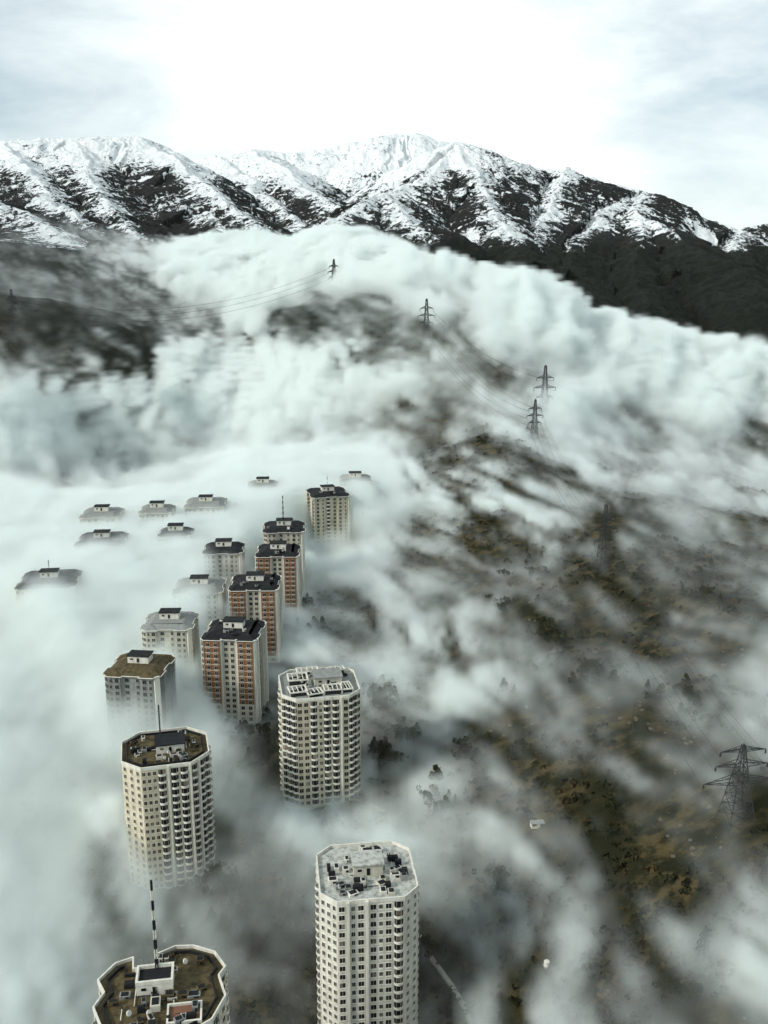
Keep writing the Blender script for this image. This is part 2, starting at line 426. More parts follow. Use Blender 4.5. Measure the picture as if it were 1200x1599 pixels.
# ------------------------------------------------------------------ mesh builder
class MB:
    def __init__(s): s.v = []; s.f = []; s.m = []; s.mats = []
    def mi(s, m):
        if m not in s.mats: s.mats.append(m)
        return s.mats.index(m)
    def add(s, vs, fs, m):
        k = len(s.v); i = s.mi(m)
        s.v += [tuple(q) for q in vs]; s.f += [tuple(k + a for a in f) for f in fs]; s.m += [i] * len(fs)
    def box(s, c, d, m, rz=0.0, taper=1.0):
        x, y, z = d[0] / 2, d[1] / 2, d[2] / 2
        ca, sa = math.cos(rz), math.sin(rz)
        vs = []
        for sz in (-1, 1):
            k = taper if sz > 0 else 1.0
            for sx, sy in ((-1, -1), (1, -1), (1, 1), (-1, 1)):
                px_, py_ = sx * x * k, sy * y * k
                vs.append((c[0] + px_ * ca - py_ * sa, c[1] + px_ * sa + py_ * ca, c[2] + sz * z))
        s.add(vs, [(3, 2, 1, 0), (4, 5, 6, 7), (0, 1, 5, 4), (1, 2, 6, 5), (2, 3, 7, 6), (3, 0, 4, 7)], m)
    def prism(s, poly, z0, z1, m, mtop=None, top=True):
        n = len(poly)
        s.add([(p[0], p[1], z0) for p in poly] + [(p[0], p[1], z1) for p in poly],
              [(i, (i + 1) % n, n + (i + 1) % n, n + i) for i in range(n)], m)
        if top: s.add([(p[0], p[1], z1) for p in poly], [tuple(range(n))], mtop or m)
    def ring(s, poly, inner, z0, z1, m):
        n = len(poly)
        vs = [(p[0], p[1], z) for z in (z0, z1) for p in poly] + [(p[0], p[1], z) for z in (z0, z1) for p in inner]
        fs = []
        for i in range(n):
            j = (i + 1) % n
            fs += [(i, j, n + j, n + i), (2 * n + j, 2 * n + i, 3 * n + i, 3 * n + j), (n + i, n + j, 3 * n + j, 3 * n + i), (j, i, 2 * n + i, 2 * n + j)]
        s.add(vs, fs, m)
    def bar(s, a, b, r, m, n=4):
        a, b = Vector(a), Vector(b); d = (b - a)
        if d.length < 1e-6: return
        d.normalize(); u = d.orthogonal().normalized(); w_ = d.cross(u)
        vs = []
        for p in (a, b):
            for k in range(n):
                g = 2 * math.pi * (k + 0.5) / n
                vs.append(p + (u * math.cos(g) + w_ * math.sin(g)) * r)
        s.add(vs, [(k, (k + 1) % n, n + (k + 1) % n, n + k) for k in range(n)] + [tuple(range(n))[::-1], tuple(range(n, 2 * n))], m)
    def put(s, o, loc, rz):
        ca, sa = math.cos(rz), math.sin(rz)
        k = len(s.v)
        s.v += [(loc[0] + x * ca - y * sa, loc[1] + x * sa + y * ca, loc[2] + z) for x, y, z in o.v]
        idx = [s.mi(m) for m in o.mats]
        s.f += [tuple(k + a for a in f) for f in o.f]; s.m += [idx[i] for i in o.m]
    def mesh(s, name):
        me = bpy.data.meshes.new(name); me.from_pydata(s.v, [], s.f)
        for m in s.mats: me.materials.append(m)
        me.polygons.foreach_set('material_index', s.m); me.update()
        return me
    def obj(s, name, parent=None, **props):
        o = bpy.data.objects.new(name, s.mesh(name)); COL.objects.link(o)
        if parent is not None: o.parent = parent
        for a, b in props.items(): o[a] = b
        return o
def thing(name, loc, rz, label, cat, group=None):
    o = bpy.data.objects.new(name, None); COL.objects.link(o)
    o.location = loc; o.rotation_euler = (0, 0, rz); o['label'] = label; o['category'] = cat
    o.empty_display_size = 2
    if group: o['group'] = group
    return o
def inset(poly, d):
    """shrink a convex-ish polygon by d"""
    n = len(poly); r = []
    for i in range(n):
        p0, p1, p2 = (Vector(poly[(i + k - 1) % n]) for k in range(3))
        e1 = (p1 - p0).normalized(); e2 = (p2 - p1).normalized()
        n1 = Vector((-e1.y, e1.x)); n2 = Vector((-e2.y, e2.x))
        b = (n1 + n2); b = b / max(b.dot(n1), 0.3)
        r.append((p1.x + b.x * d, p1.y + b.y * d))
    return r

# facade elements, local +Y points into the wall, origin at the middle of the opening on the wall face
def window_mb(wd, ht, frame, sill=True):
    b = MB(); f = 0.09
    b.box((0, 0.0, 0), (wd - 2 * f, 0.10, ht - 2 * f), m_glass)
    b.box((-(wd - f) / 2, -0.05, 0), (f, 0.26, ht), frame); b.box(((wd - f) / 2, -0.05, 0), (f, 0.26, ht), frame)
    b.box((0, -0.05, (ht - f) / 2), (wd - 2 * f, 0.26, f), frame); b.box((0, -0.05, -(ht - f) / 2), (wd - 2 * f, 0.26, f), frame)
    b.box((0, -0.07, 0), (0.07, 0.06, ht - 2 * f), frame)
    if sill: b.box((0, -0.14, -ht / 2 - 0.06), (wd + 0.2, 0.4, 0.10), frame)
    return b
def balcony_mb(wd, white):
    b = MB(); R_ = 1.25; n = 6
    b.box((0, 0.0, 0.12), (wd * 0.94, 0.12, 2.2), m_glass)
    for q in (-1, 1): b.box((q * wd * 0.24, -0.09, 0.12), (0.07, 0.06, 2.15), white)
    arc = []
    for k in range(n + 1):
        g = math.pi * k / n
        arc.append((-math.cos(g) * wd / 2, -math.sin(g) * R_ - 0.02))
    b.prism(arc[::-1], -1.22, -1.02, white)
    b.add([(p[0], p[1], -1.22) for p in arc], [tuple(range(n + 1))], white)
    inn = [(p[0] * 0.93, p[1] * 0.88) for p in arc]
    for k in range(n):
        a, c_, d_, e = arc[k], arc[k + 1], inn[k + 1], inn[k]
        z0, z1 = -1.02, -0.35
        b.add([(*a, z0), (*c_, z0), (*c_, z1), (*a, z1), (*e, z0), (*d_, z0), (*d_, z1), (*e, z1)],
              [(1, 0, 3, 2), (4, 5, 6, 7), (3, 7, 6, 2)], white)
    return b
def clutter(rnd, b, half, z, n, mats_, avoid=5.0):
    for _ in range(n):
        for _t in range(20):
            x, y = rnd.uniform(-half, half), rnd.uniform(-half, half)
            if max(abs(x), abs(y)) > avoid and math.hypot(x, y) < half * 1.05: break
        sx, sy, sz = rnd.uniform(0.8, 3.0), rnd.uniform(0.8, 2.4), rnd.uniform(0.5, 1.8)
        b.box((x, y, z + sz / 2), (sx, sy, sz), rnd.choice(mats_), rnd.uniform(0, 1.5))

def tower(cfg):
    rnd = random.Random(cfg['seed'])
    cx, cy_, cz = w_z(cfg['px'], cfg['py'], cfg['z'])
    zb = gz(cx, cy_) - 2.5
    H = cz - zb
    rz = R(cfg.get('rot', 8)) - math.atan2(cx, cy_) * cfg.get('follow', 0.0)
    T = thing('apartment_tower', (cx, cy_, zb), rz, cfg['label'], 'tower', cfg.get('group'))
    poly = cfg['plan']; wall = cfg['wall']; trim = cfg['trim']; roofm = cfg['roof']
    FH = 3.1; nf = int(H / FH)
    n = len(poly)
    body = MB()
    body.prism(poly, 0, H, wall, roofm)
    W = MB(); wins = []; bals = []; pil = MB(); bricks = []
    rimset = cfg.get('rim', m_rim)
    for i, cols in enumerate(cfg['edges']):
        a = Vector(poly[i]); b = Vector(poly[(i + 1) % n]); L = (b - a).length; d = (b - a) / L
        nrm = Vector((d.y, -d.x)); ang = math.atan2(d.y, d.x)
        if not cols: continue
        tot = sum({'b': 3.6, 'w': 2.7, 'n': 2.0, 'p': 1.1, 'B': 2.9, 'd': 2.2, '.': 1.2}[c] for c in cols)
        s_ = L / tot; u = 0.0
        runs = []
        for c in cols:
            wd = {'b': 3.6, 'w': 2.7, 'n': 2.0, 'p': 1.1, 'B': 2.9, 'd': 2.2, '.': 1.2}[c] * s_
            m_ = a + d * (u + wd / 2)
            if c == 'p':      # pilaster, full height
                q = m_ + nrm * 0.45
                pil.box((q.x, q.y, H / 2 + 0.3), (wd * 0.72, 0.9, H + 0.6), trim, ang)
            elif c == 'd':    # flat dark strip painted in for the shade of a deep recess
                q = m_ + nrm * 0.03
                W.box((q.x, q.y, H / 2 - 1), (wd * 0.7, 0.12, H - 3), m_glass, ang)
            else:
                off = 0.0
                if c == 'B':
                    runs.append((u, u + wd)); off = 0.62
                for fl in range(nf):
                    z = H - 2.0 - fl * FH
                    if z < 1.6: break
                    q = m_ + nrm * (off + 0.02)
                    wp = Matrix.Rotation(rz, 2) @ q
                    vis = (Vector((-(cx + wp.x), -(cy_ + wp.y))).dot(Matrix.Rotation(rz, 2) @ nrm)) > 0
                    item = (0 if vis else 1, fl, (q.x, q.y, z), ang, c)
                    (bals if c == 'b' else wins).append(item)
            u += wd
        for r0, r1 in runs:
            pass
        # brick bays: merge neighbouring runs
        k = 0
        while k < len(runs):
            j = k
            while j + 1 < len(runs) and abs(runs[j + 1][0] - runs[j][1]) < 0.01: j += 1
            r0, r1 = runs[k][0], runs[j][1]; mm = a + d * ((r0 + r1) / 2) + nrm * 0.3
            hb = H * cfg.get('brickfrac', 0.72)
            bb = MB(); bb.box((mm.x, mm.y, H - hb / 2 - 0.05), (r1 - r0 - 0.06, 0.6, hb), m_brick, ang)
            bb.obj('brick_bay', T)
            cb = MB(); cb.box((mm.x, mm.y, (H - hb) / 2 - 0.1), (r1 - r0 - 0.1, 0.56, H - hb), m_cream2, ang)
            cb.obj('rendered_bay', T)
            k = j + 1
        # string course at every floor
        for fl in range(nf):
            z = H - 3.45 - fl * FH
            if z < 1: break
            q = (a + b) / 2 + nrm * (0.10 if 'B' not in cols else 0.0)
            if 'B' in cols:
                q = (a + b) / 2 + nrm * 0.36
                pil.box((q.x, q.y, z), (L * 0.985, 0.72, 0.22), cfg.get('course', trim), ang)
            else:
                pil.box((q.x, q.y, z), (L * 0.99, 0.22, 0.14), wall, ang)
    body.obj('wall', T)
    pil.obj('facade_trim', T)
    if W.v: W.obj('recess_shade', T)
    # windows and balconies
    wm = window_mb(1.95, 2.0, wall)
    wmn = window_mb(1.3, 1.75, wall)
    bm_ = balcony_mb(3.0, cfg.get('balc', m_rim))
    wins.sort(key=lambda q: q[:2]); bals.sort(key=lambda q: q[:2])
    far = cfg.get('far', False)
    nk = 0 if far else 99
    protos = {}
    for lst, nm in ((wins, 'window'), (bals, 'balcony')):
        rest = MB()
        for k, it in enumerate(lst):
            src = bm_ if nm == 'balcony' else (wmn if it[4] == 'n' else wm)
            if k < (40 if far else nk) and it[0] == 0 and it[1] < (3 if far else 99):
                key = id(src)
                if key not in protos:
                    protos[key] = src.obj(nm, T); o = protos[key]
                else:
                    o = protos[key].copy(); COL.objects.link(o)
                o.parent = T; o.location = it[2]; o.rotation_euler = (0, 0, it[3])
            elif it[1] < cfg.get('floors', 99):
                rest.put(src, it[2], it[3])
        if rest.v: rest.obj(nm, T, kind='stuff')
    # roof
    style = cfg['top']
    if style == 'parapet':
        rim = MB(); inn = inset(poly, 0.55); outp = inset(poly, -0.35)
        rim.ring(inset(poly, -0.2), inset(poly, 0.22), H - 0.3, H + 1.0, rimset); rim.obj('parapet', T)
        if cfg.get('inner_wall'):
            r2 = MB(); r2.ring(inset(poly, 1.9), inset(poly, 2.3), H + 0.004, H + 0.9, m_dark); r2.obj('roof_railing', T)
    elif style == 'mansard':
        sk = MB(); outp = inset(poly, -0.9); n_ = len(poly); inn = inset(poly, 3.4)
        hh = 2.3
        vs = [(p[0], p[1], H - 0.2) for p in outp] + [(p[0], p[1], H + 0.25) for p in outp] + [(p[0], p[1], H + hh) for p in inn]
        fs = [(i, (i + 1) % n_, n_ + (i + 1) % n_, n_ + i) for i in range(n_)] + [(n_ + i, n_ + (i + 1) % n_, 2 * n_ + (i + 1) % n_, 2 * n_ + i) for i in range(n_)]
        fs += [tuple(range(2 * n_, 3 * n_)), tuple(range(n_))[::-1]]
        sk.add(vs, fs, cfg.get('skirt', m_dark)); sk.obj('dark_roof', T)
        cap = MB(); cap.ring(inset(poly, -1.0), inset(poly, -0.72), H + 0.1, H + 0.42, rimset); cap.obj('roof_edge', T)
    z0 = H + (2.3 if style == 'mansard' else 0.0)
    ph = MB()
    pw, pd, phh, pox, poy = cfg.get('pent', (9, 7, 3.6, 0, 0.5))
    ph.box((pox, poy, z0 + phh / 2), (pw, pd, phh), cfg.get('pentm', m_rim))
    ph.box((pox, poy - pd / 2 - 0.05, z0 + phh * 0.45), (1.1, 0.12, phh * 0.6), m_glass)
    ph.box((pox - pw * 0.3, poy - pd / 2 - 0.05, z0 + phh * 0.6), (1.3, 0.12, 0.8), m_glass)
    ph.obj('lift_house', T)
    pr = MB()
    if cfg.get('pent_open'):
        pr.box((pox, poy, z0 + phh + 0.06), (pw - 1.2, pd - 1.2, 0.12), m_dark)
        pr.ring([(pox - pw / 2 - .15, poy - pd / 2 - .15), (pox + pw / 2 + .15, poy - pd / 2 - .15), (pox + pw / 2 + .15, poy + pd / 2 + .15), (pox - pw / 2 - .15, poy + pd / 2 + .15)],
                [(pox - pw / 2 + .45, poy - pd / 2 + .45), (pox + pw / 2 - .45, poy - pd / 2 + .45), (pox + pw / 2 - .45, poy + pd / 2 - .45), (pox - pw / 2 + .45, poy + pd / 2 - .45)],
                z0 + phh - 0.1, z0 + phh + 1.0, m_rim)
    else:
        pr.box((pox, poy, z0 + phh + 0.22), (pw + 0.9, pd + 0.9, 0.44), cfg.get('pentroof', m_dark))
    pr.obj('lift_house_roof', T)
    half = min(abs(poly[0][1]), 15) - 2.5
    if not far:
        for k in range(cfg.get('units', 10)):
            b = MB()
            for _t in range(40):
                x, y = rnd.uniform(-half, half), rnd.uniform(-half, half)
                if (abs(x - pox) > pw / 2 + 1.2 or abs(y - poy) > pd / 2 + 1.2) and math.hypot(x, y) < half * 1.1: break
            sx, sy, sz = rnd.uniform(1.2, 3.6), rnd.uniform(1.0, 2.6), rnd.uniform(0.7, 2.0)
            mm = rnd.choice(cfg.get('unitm', [m_rim, m_grey, m_dark, m_cream2]))
            b.box((0, 0, sz / 2), (sx, sy, sz), mm); b.box((0, 0, sz + 0.08), (sx * 0.7, sy * 0.7, 0.16), m_dark)
            b.box((sx * .2, -sy / 2 - .04, sz * .5), (sx * .4, .1, sz * .5), m_dark)
            o = b.obj('roof_unit', T); o.location = (x, y, z0 if style != 'mansard' else H + 1.9); o.rotation_euler = (0, 0, rnd.choice((0, 0, math.pi / 2, 0.4)))
    if not far and style == 'parapet':
        for _ in range(9):
            pp = MB()
            x, y = rnd.uniform(-half, half) * .8, rnd.uniform(-half, half) * .8; an = rnd.choice((0, math.pi / 2)); L = rnd.uniform(3, 8)
            dx, dy = math.cos(an) * L / 2, math.sin(an) * L / 2
            pp.bar((x - dx, y - dy, H + .35), (x + dx, y + dy, H + .35), 0.13, m_steel if rnd.random() < .6 else m_rim, 6)
            pp.bar((x + dx, y + dy, H), (x + dx, y + dy, H + 1.3), 0.16, m_steel, 6)
            pp.obj('roof_pipe', T)
        for _ in range(5):
            d_ = MB(); x, y = rnd.uniform(-half, half) * .8, rnd.uniform(-half, half) * .8
            d_.bar((0, 0, 0), (0, 0, 1.0), .06, m_steel); d_.bar((0, -.1, 1.0), (.25, -.3, 1.15), .75, m_rim, 12)
            o = d_.obj('satellite_dish', T); o.location = (x, y, H + .004)
    for q in cfg.get('extra', []): q(T, H, rnd)
    if cfg.get('mast'):
        mh, mxx, myy, banded, rad = cfg['mast']
        zt = z0 + phh * (1 if banded else 0.9)
        pole = MB(); pole.bar((mxx, myy, zt - 0.3), (mxx, myy, zt + mh), rad * 0.55, m_steel, 6)
        if not banded:
            for k in range(3): pole.bar((mxx - 0.9 + .2 * k, myy, zt + mh * (0.72 + 0.09 * k)), (mxx + 0.9 - .2 * k, myy, zt + mh * (0.72 + 0.09 * k)), 0.07, m_steel)
        po = pole.obj('antenna_mast', T)
        if banded:
            nb = 9
            for k in range(nb):
                b = MB(); h0 = zt + mh * k / nb
                rr = rad * (1.25 - 0.7 * k / nb)
                mm = m_rim if k % 2 else (m_red if cfg.get('redmast') else m_dark)
                h1 = h0 + mh / nb * 0.96
                for sx, sy in ((-1, -1), (1, -1), (1, 1), (-1, 1)):
                    b.bar((mxx + sx * rr, myy + sy * rr, h0), (mxx + sx * rr, myy + sy * rr, h1), 0.15, mm)
                for sx in (-1, 1):
                    b.bar((mxx - sx * rr, myy - rr, h0), (mxx + sx * rr, myy + rr, h1), 0.09, mm); b.bar((mxx - sx * rr, myy + rr, h0), (mxx + sx * rr, myy - rr, h1), 0.09, mm)
                bo = b.obj('mast_band', po)
    return T
def octo(wx, wy, c):
    return [(-wx + c, -wy), (wx - c, -wy), (wx, -wy + c), (wx, wy - c), (wx - c, wy), (-wx + c, wy), (-wx, wy - c), (-wx, -wy + c)]
OE = ['wbnwbwbw', 'bww', 'nwbwbw', 'wbw', 'wbwbwbw', 'wbw', 'wnbnw', 'wbw']
# plan with chamfered corners and a shallow recess in the middle of each side
def cross(h, c, r, g):
    return [(-h + c, -h), (-g, -h), (-g + .01, -h + r), (g - .01, -h + r), (g, -h), (h - c, -h), (h, -h + c), (h, -g), (h - r, -g + .01), (h - r, g - .01), (h, g), (h, h - c),
            (h - c, h), (-h + c, h), (-h, h - c), (-h, g), (-h + r, g - .01), (-h + r, -g + .01), (-h, -g), (-h, -h + c)]
cream = dict(wall=m_cream, trim=m_rim, roof=m_grey, top='parapet', group='pale round towers in the near fog')
def frame_roof(T, H, rnd):
    for (x, y, sx, sy, hh, an) in [(-10, -8, 8, 7, 2.2, .1), (-9, 3, 9, 8, 3.0, 0), (-3, -10, 7, 6, 1.6, .2), (5, -9, 8, 6, 2.4, 0), (11, -7, 5, 8, 1.8, .1), (-4, 11, 10, 5, 2.6, 0), (9, 11, 8, 4, 2.0, .2)]:
        b = MB(); o_ = [(-sx/2, -sy/2), (sx/2, -sy/2), (sx/2, sy/2), (-sx/2, sy/2)]
        b.ring(o_, [(q[0] * .86, q[1] * .86) for q in o_], hh - .5, hh, m_rim)
        for q in o_: b.box((q[0] * .93, q[1] * .93, (hh - .5) / 2), (.5, .5, hh - .5), m_cream2)
        for k in range(1, 4): b.box((-sx / 2 + sx * k / 4, 0, hh - .2), (.3, sy * .86, .3), m_rim)
        b.box((0, 0, .12), (sx * .9, sy * .9, .2), m_dark)
        o = b.obj('roof_pergola', T); o.location = (x, y, H + 0.004); o.rotation_euler = (0, 0, an)
# ---- four pale towers nearest the camera
tower(dict(cream, wall=m_rim, px=572, py=1362, z=-195, seed=3, rot=7, plan=octo(15.6, 15.2, 5.0), edges=['wpnwpwnwb', 'nn', 'bb', 'bnb', 'wnwbwbw', 'bnb', 'wnbw', 'nnn'],
     label='tallest pale tower in the foreground, right of the striped mast, with a bright cluttered roof', roof=m_patch, pent=(9.5, 7.5, 4.2, 0.5, 1.2), pentm=m_cream2, pentroof=m_patch, units=34,
     unitm=[m_rim, m_cream2, m_grey, m_dark, m_rim]))
tower(dict(cream, px=258, py=1169, z=-191, seed=5, rot=14, plan=octo(16.8, 15.2, 7.2), edges=['nnnbpbbp', 'bpbb', 'wbbw', 'bnb', 'wbwbw', 'bnb', 'nnn', 'nnn'],
     label='round cream tower with a dark roof well and thin aerial, left of the brick towers', roof=m_olive, pent=(11, 9, 3.4, 2, 0.5), units=30, inner_wall=True,
     unitm=[m_grey, m_dark, m_olive, m_cream2, m_rim], mast=(15, -1.5, 2.5, False, 0.55)))
tower(dict(cream, px=498, py=1068, z=-182, seed=8, rot=10, plan=octo(16.8, 15.6, 5.6), edges=['wwbnbbpw', 'bbw', 'wbbw', 'bnb', 'wbwbw', 'bnb', 'wbw', 'bbb'],
     label='broad cream tower with a jumbled white roof, right of the nearest brick tower', roof=m_grey, pent=(12, 9, 3.6, 4, 2), pentm=m_cream2, pentroof=m_grey, units=22, extra=[frame_roof],
     unitm=[m_rim, m_rim, m_cream2, m_dark, m_grey]))
def notch_roof(T, H, rnd):
    b = MB(); b.ring([(2, -13), (11, -13), (11, -6), (2, -6)], [(2.5, -12.5), (10.5, -12.5), (10.5, -6.5), (2.5, -6.5)], H + 0.004, H + 1.0, m_rim); b.obj('terrace_wall', T)
    b = MB(); b.box((6.5, -9.5, H + 0.15), (7.9, 5.9, 0.3), m_red); b.obj('terrace_floor', T)
_np = [(-7, -17), (7, -17), (13.5, -13), (17, -5), (15.2, 3), (17, 6), (14, 12.5), (8, 16), (3, 16.5), (-2.0, 14), (-2.2, 9), (-8, 9), (-8.4, 13.6), (-13, 12), (-17, 6), (-14.8, 1), (-17, -4), (-13.5, -13)]
tower(dict(cream, px=252, py=1548, z=-190, seed=11, rot=9, plan=_np, edges=['wbwb', 'bw', 'bw', 'bw', 'w', 'bw', 'w', 'w', 'w', '', '', 'w', 'w', 'bw', 'w', 'w', 'bw', 'wbw'],
     label='notched tower at the lower left edge with an olive roof and tall striped mast', roof=m_olive, pent=(9.5, 6.5, 3.6, -1.5, 2.0), pent_open=True, units=30, inner_wall=True,
     unitm=[m_olive, m_grey, m_rim, m_dark, m_olive, m_cream2], mast=(27, -1.2, 5.0, True, 0.26), extra=[notch_roof]))

BE = ['BB', 'p', 'ww', 'p', 'BB', 'p', 'pB', 'p', 'd', 'p', 'Bp', 'p', 'BB', '', 'BB', 'BB', 'p', 'ww', 'p', 'BB']
brick = dict(wall=m_cream2, trim=m_rim, roof=m_dark, top='mansard', plan=cross(13.8, 1.6, 1.2, 4.6), pent=(10, 6.5, 3.4, 0, 1.0), units=6, unitm=[m_grey, m_dark, m_rim])
def bedges(): return ['BB', '', 'pwwp', '', 'BB', 'p', 'pn', '', 'd', '', 'np', 'p', 'BB', 'BB', 'p', 'Bp', '', 'ww', '', 'pB']
def lowplan(h=13.8): return cross(h, 1.6, 1.2, 4.6)
tower(dict(brick, px=366, py=985, z=-187, seed=21, rot=-4, edges=bedges(), group='brick towers in a row', label='nearest brown brick tower with a black roof, dark trees at its foot'))
tower(dict(brick, px=399, py=911, z=-187, seed=22, rot=2, edges=bedges(), group='brick towers in a row', label='second red brick tower, directly behind the nearest brick tower', brickfrac=0.85, floors=18))
tower(dict(brick, px=435, py=861, z=-187, seed=23, rot=2, plan=cross(13.4, 1.6, 1.2, 4.6), edges=bedges(), group='brick towers in a row', label='third ochre brick tower, just in front of the white tower with a spire', brickfrac=0.85, floors=14))
tower(dict(brick, px=444, py=824, z=-186, seed=24, rot=5, plan=cross(14.0, 2.6, 1.2, 5), edges=['nw', '', 'wn', '', 'wn', 'p', 'nw', '', 'nn', '', 'wn', 'p', 'n', 'n', 'p', 'wn', '', 'nn', '', 'nw'],
     wall=m_cream2, label='white tower with a black roof edge and tall spire, behind the brick towers', floors=12, mast=(17, -0.5, 2, True, 0.35)))
tower(dict(brick, px=512, py=770, z=-186, seed=25, rot=14, plan=cross(15.2, 2.0, 1.2, 5), edges=['wn', '', 'bw', '', 'wn', 'p', 'nw', '', 'nn', '', 'wn', 'p', 'n', 'n', 'p', 'wn', '', 'nn', '', 'dwp'],
     wall=m_yel, trim=m_cream2, label='cream tower farthest up the row, alone right of the spired tower', floors=12, mast=(9, 0, 1, False, 0.25)))
# ---- left hand towers sunk in the fog
sunk = dict(brick, wall=m_cream2, far=True, floors=9, units=0, plan=cross(14.5, 2.6, 1.2, 5), edges=['nw', '', 'wn', '', 'wn', 'p', 'nw', '', 'nn', '', 'wn', 'p', 'n', 'n', 'p', 'wn', '', 'nn', '', 'nw'])
tower(dict(sunk, px=219, py=1040, z=-188, seed=31, rot=-6, skirt=m_olive, wall=m_grey, plan=cross(13.2, 2.6, 1.2, 5), label='low roofed grey green tower standing in fog, left of the nearest brick tower', roof=m_grey))
tower(dict(sunk, px=266, py=971, z=-187, seed=32, rot=2, skirt=m_grey, plan=cross(12.8, 2.6, 1.2, 5), label='white fronted tower in fog behind the grey green one'))
tower(dict(sunk, px=78, py=906, z=-187, seed=33, rot=8, plan=cross(16.5, 2.6, 1.2, 5), label='black roofed tower top with a thin aerial, leftmost above the fog', mast=(7, 0, 1, False, 0.3)))
tower(dict(sunk, px=160, py=843, z=-187, seed=34, rot=6, plan=cross(15.6, 2.6, 1.2, 5), label='black roofed tower top without aerial, right of the leftmost roof'))
for px_, py_, z_, h_, sd_, lb in [
    (160, 802, -186.5, 14, 35, 'faint grey tower top in fog, directly behind the black roof without aerial'),
    (246, 796, -185.5, 12, 36, 'faint pale tower top between two other fogged roofs, far left group'),
    (322, 786, -187, 15, 37, 'faint olive tower top in fog, largest of the far fogged roofs'),
    (275, 832, -188, 11, 38, 'small dark roof corner poking from the fog below the faint olive tower'),
    (350, 857, -188, 12.5, 39, 'white edged roof in fog just left of the brick row'),
    (312, 916, -191, 14, 40, 'blurred grey roof in fog left of the second brick tower'),
    (411, 757, -188, 12, 41, 'very faint roof under the fog rim, left of the farthest cream tower'),
    (555, 748, -187, 13, 42, 'very faint roof under the fog rim, right of the farthest cream tower')]:
    tower(dict(sunk, skirt=(m_dark if sd_ in (38, 39) else m_grey), px=px_, py=py_, z=z_, seed=sd_, rot=4, plan=cross(h_, 2.4, 1.1, h_ * .33), floors=5, label=lb))
# ------------------------------------------------------------------ pylons and cables
def z_at(y, py):
    q = (799.5 - py) / FPX
    return CAMZ + y * (q * CP - SP) / (CP + q * SP)
def pylon(px, top, base, d, label, rz=0.3, arms=(0.80, 0.64, 0.48), aw=(0.15, 0.19, 0.15), bw=0.13, th=0.16, kind='p'):
    p = w_d(px, base, d); x, y = p[0], p[1]; g = gz(x, y); zt = z_at(y, top); Hh = zt - g + 1.5
    T = thing('power_pylon', (x, y, g - 1.5), rz, label, 'pylon', 'lattice power pylons along the ridge')
    b = MB(); n = 9
    def hw(t): return Hh * bw / 2 * (1 - t) ** 1.15 + Hh * 0.016
    lv = [1 - (1 - k / n) ** 1.15 for k in range(n + 1)]
    for k in range(n):
        t0, t1 = lv[k], lv[k + 1]; a0, a1 = hw(t0), hw(t1); z0, z1 = t0 * Hh, t1 * Hh
        C0 = [(-a0, -a0, z0), (a0, -a0, z0), (a0, a0, z0), (-a0, a0, z0)]; C1 = [(-a1, -a1, z1), (a1, -a1, z1), (a1, a1, z1), (-a1, a1, z1)]
        for i in range(4):
            j = (i + 1) % 4
            b.bar(C0[i], C1[i], th, m_steel); b.bar(C0[i], C1[j], th * 0.6, m_steel); b.bar(C0[j], C1[i], th * 0.6, m_steel); b.bar(C1[i], C1[j], th * 0.6, m_steel)
    b.bar((0, 0, Hh * .985), (0, 0, Hh * 1.02), th, m_steel)
    b.obj('lattice_body', T)
    tips = []
    for f, wdt in zip(arms, aw):
        a = MB(); zz = Hh * f; L = Hh * wdt; c = hw(f); u = Hh * 0.045
        for s in (-1, 1):
            tip = (s * L, 0, zz)
            for q in (-c, c):
                a.bar((s * c, q, zz), tip, th * 0.8, m_steel); a.bar((s * c, q, zz + u), tip, th * 0.8, m_steel)
                for k in (0.3, 0.6):
                    xx = s * (c + (L - c) * k); a.bar((xx, q * (1 - k), zz), (xx, q * (1 - k), zz + u * (1 - k)), th * 0.5, m_steel)
                    a.bar((s * (c + (L - c) * (k - .3)), q * (1.3 - k), zz), (xx, q * (1 - k), zz + u * (1 - k)), th * 0.5, m_steel)
        a.obj('crossarm', T)
        for s in (-1, 1):
            i_ = MB(); hL = Hh * 0.055
            i_.bar((0, 0, 0), (0, 0, -hL), th * 0.5, m_steel, 6)
            for k in range(4): i_.bar((0, 0, -hL * (.2 + .2 * k)), (0, 0, -hL * (.27 + .2 * k)), th * 1.9, m_steel, 8)
            o = i_.obj('insulator', T); o.location = (s * L, 0, zz)
            w3 = Matrix.Rotation(rz, 3, 'Z') @ Vector((s * L, 0, zz - hL))
            tips.append(Vector((x, y, g - 1.5)) + w3)
    return tips
P1 = pylon(941, 788, 893, 600, 'dark pylon on the right hillside below the double pylons', 0.25)
P2 = pylon(834, 624, 692, 935, 'pylon on the right shoulder of the dark hilltop patch, legs visible', 0.2, th=0.24)
P3 = pylon(850, 571, 634, 1060, 'pylon rising out of fog behind the hilltop pylon', 0.2, th=0.28)
P4 = pylon(666, 467, 529, 1350, 'pylon on the ridge at the end of the long dark crest', 0.2, th=0.36)
P5 = pylon(522, 405, 440, 1850, 'tiny farthest pylon top over the fog at the top centre', 0.4, th=0.6, bw=0.16)
P6 = pylon(22, 452, 503, 1480, 'pylon on the dark slope at the left edge', 1.2, th=0.32)
P7 = pylon(1148, 1163, 1300, 325, 'nearest broad armed pylon at the right edge, feet lost in fog', 0.15, arms=(0.93, 0.76, 0.56), aw=(0.26, 0.30, 0.42), bw=0.30, th=0.17)
P8 = pylon(1096, 1446, 1520, 277, 'small faint pylon at the lower right, dimmed by fog', 0.5, bw=0.2, th=0.14, aw=(0.15, 0.22, 0.24), arms=(0.86, 0.7, 0.55))
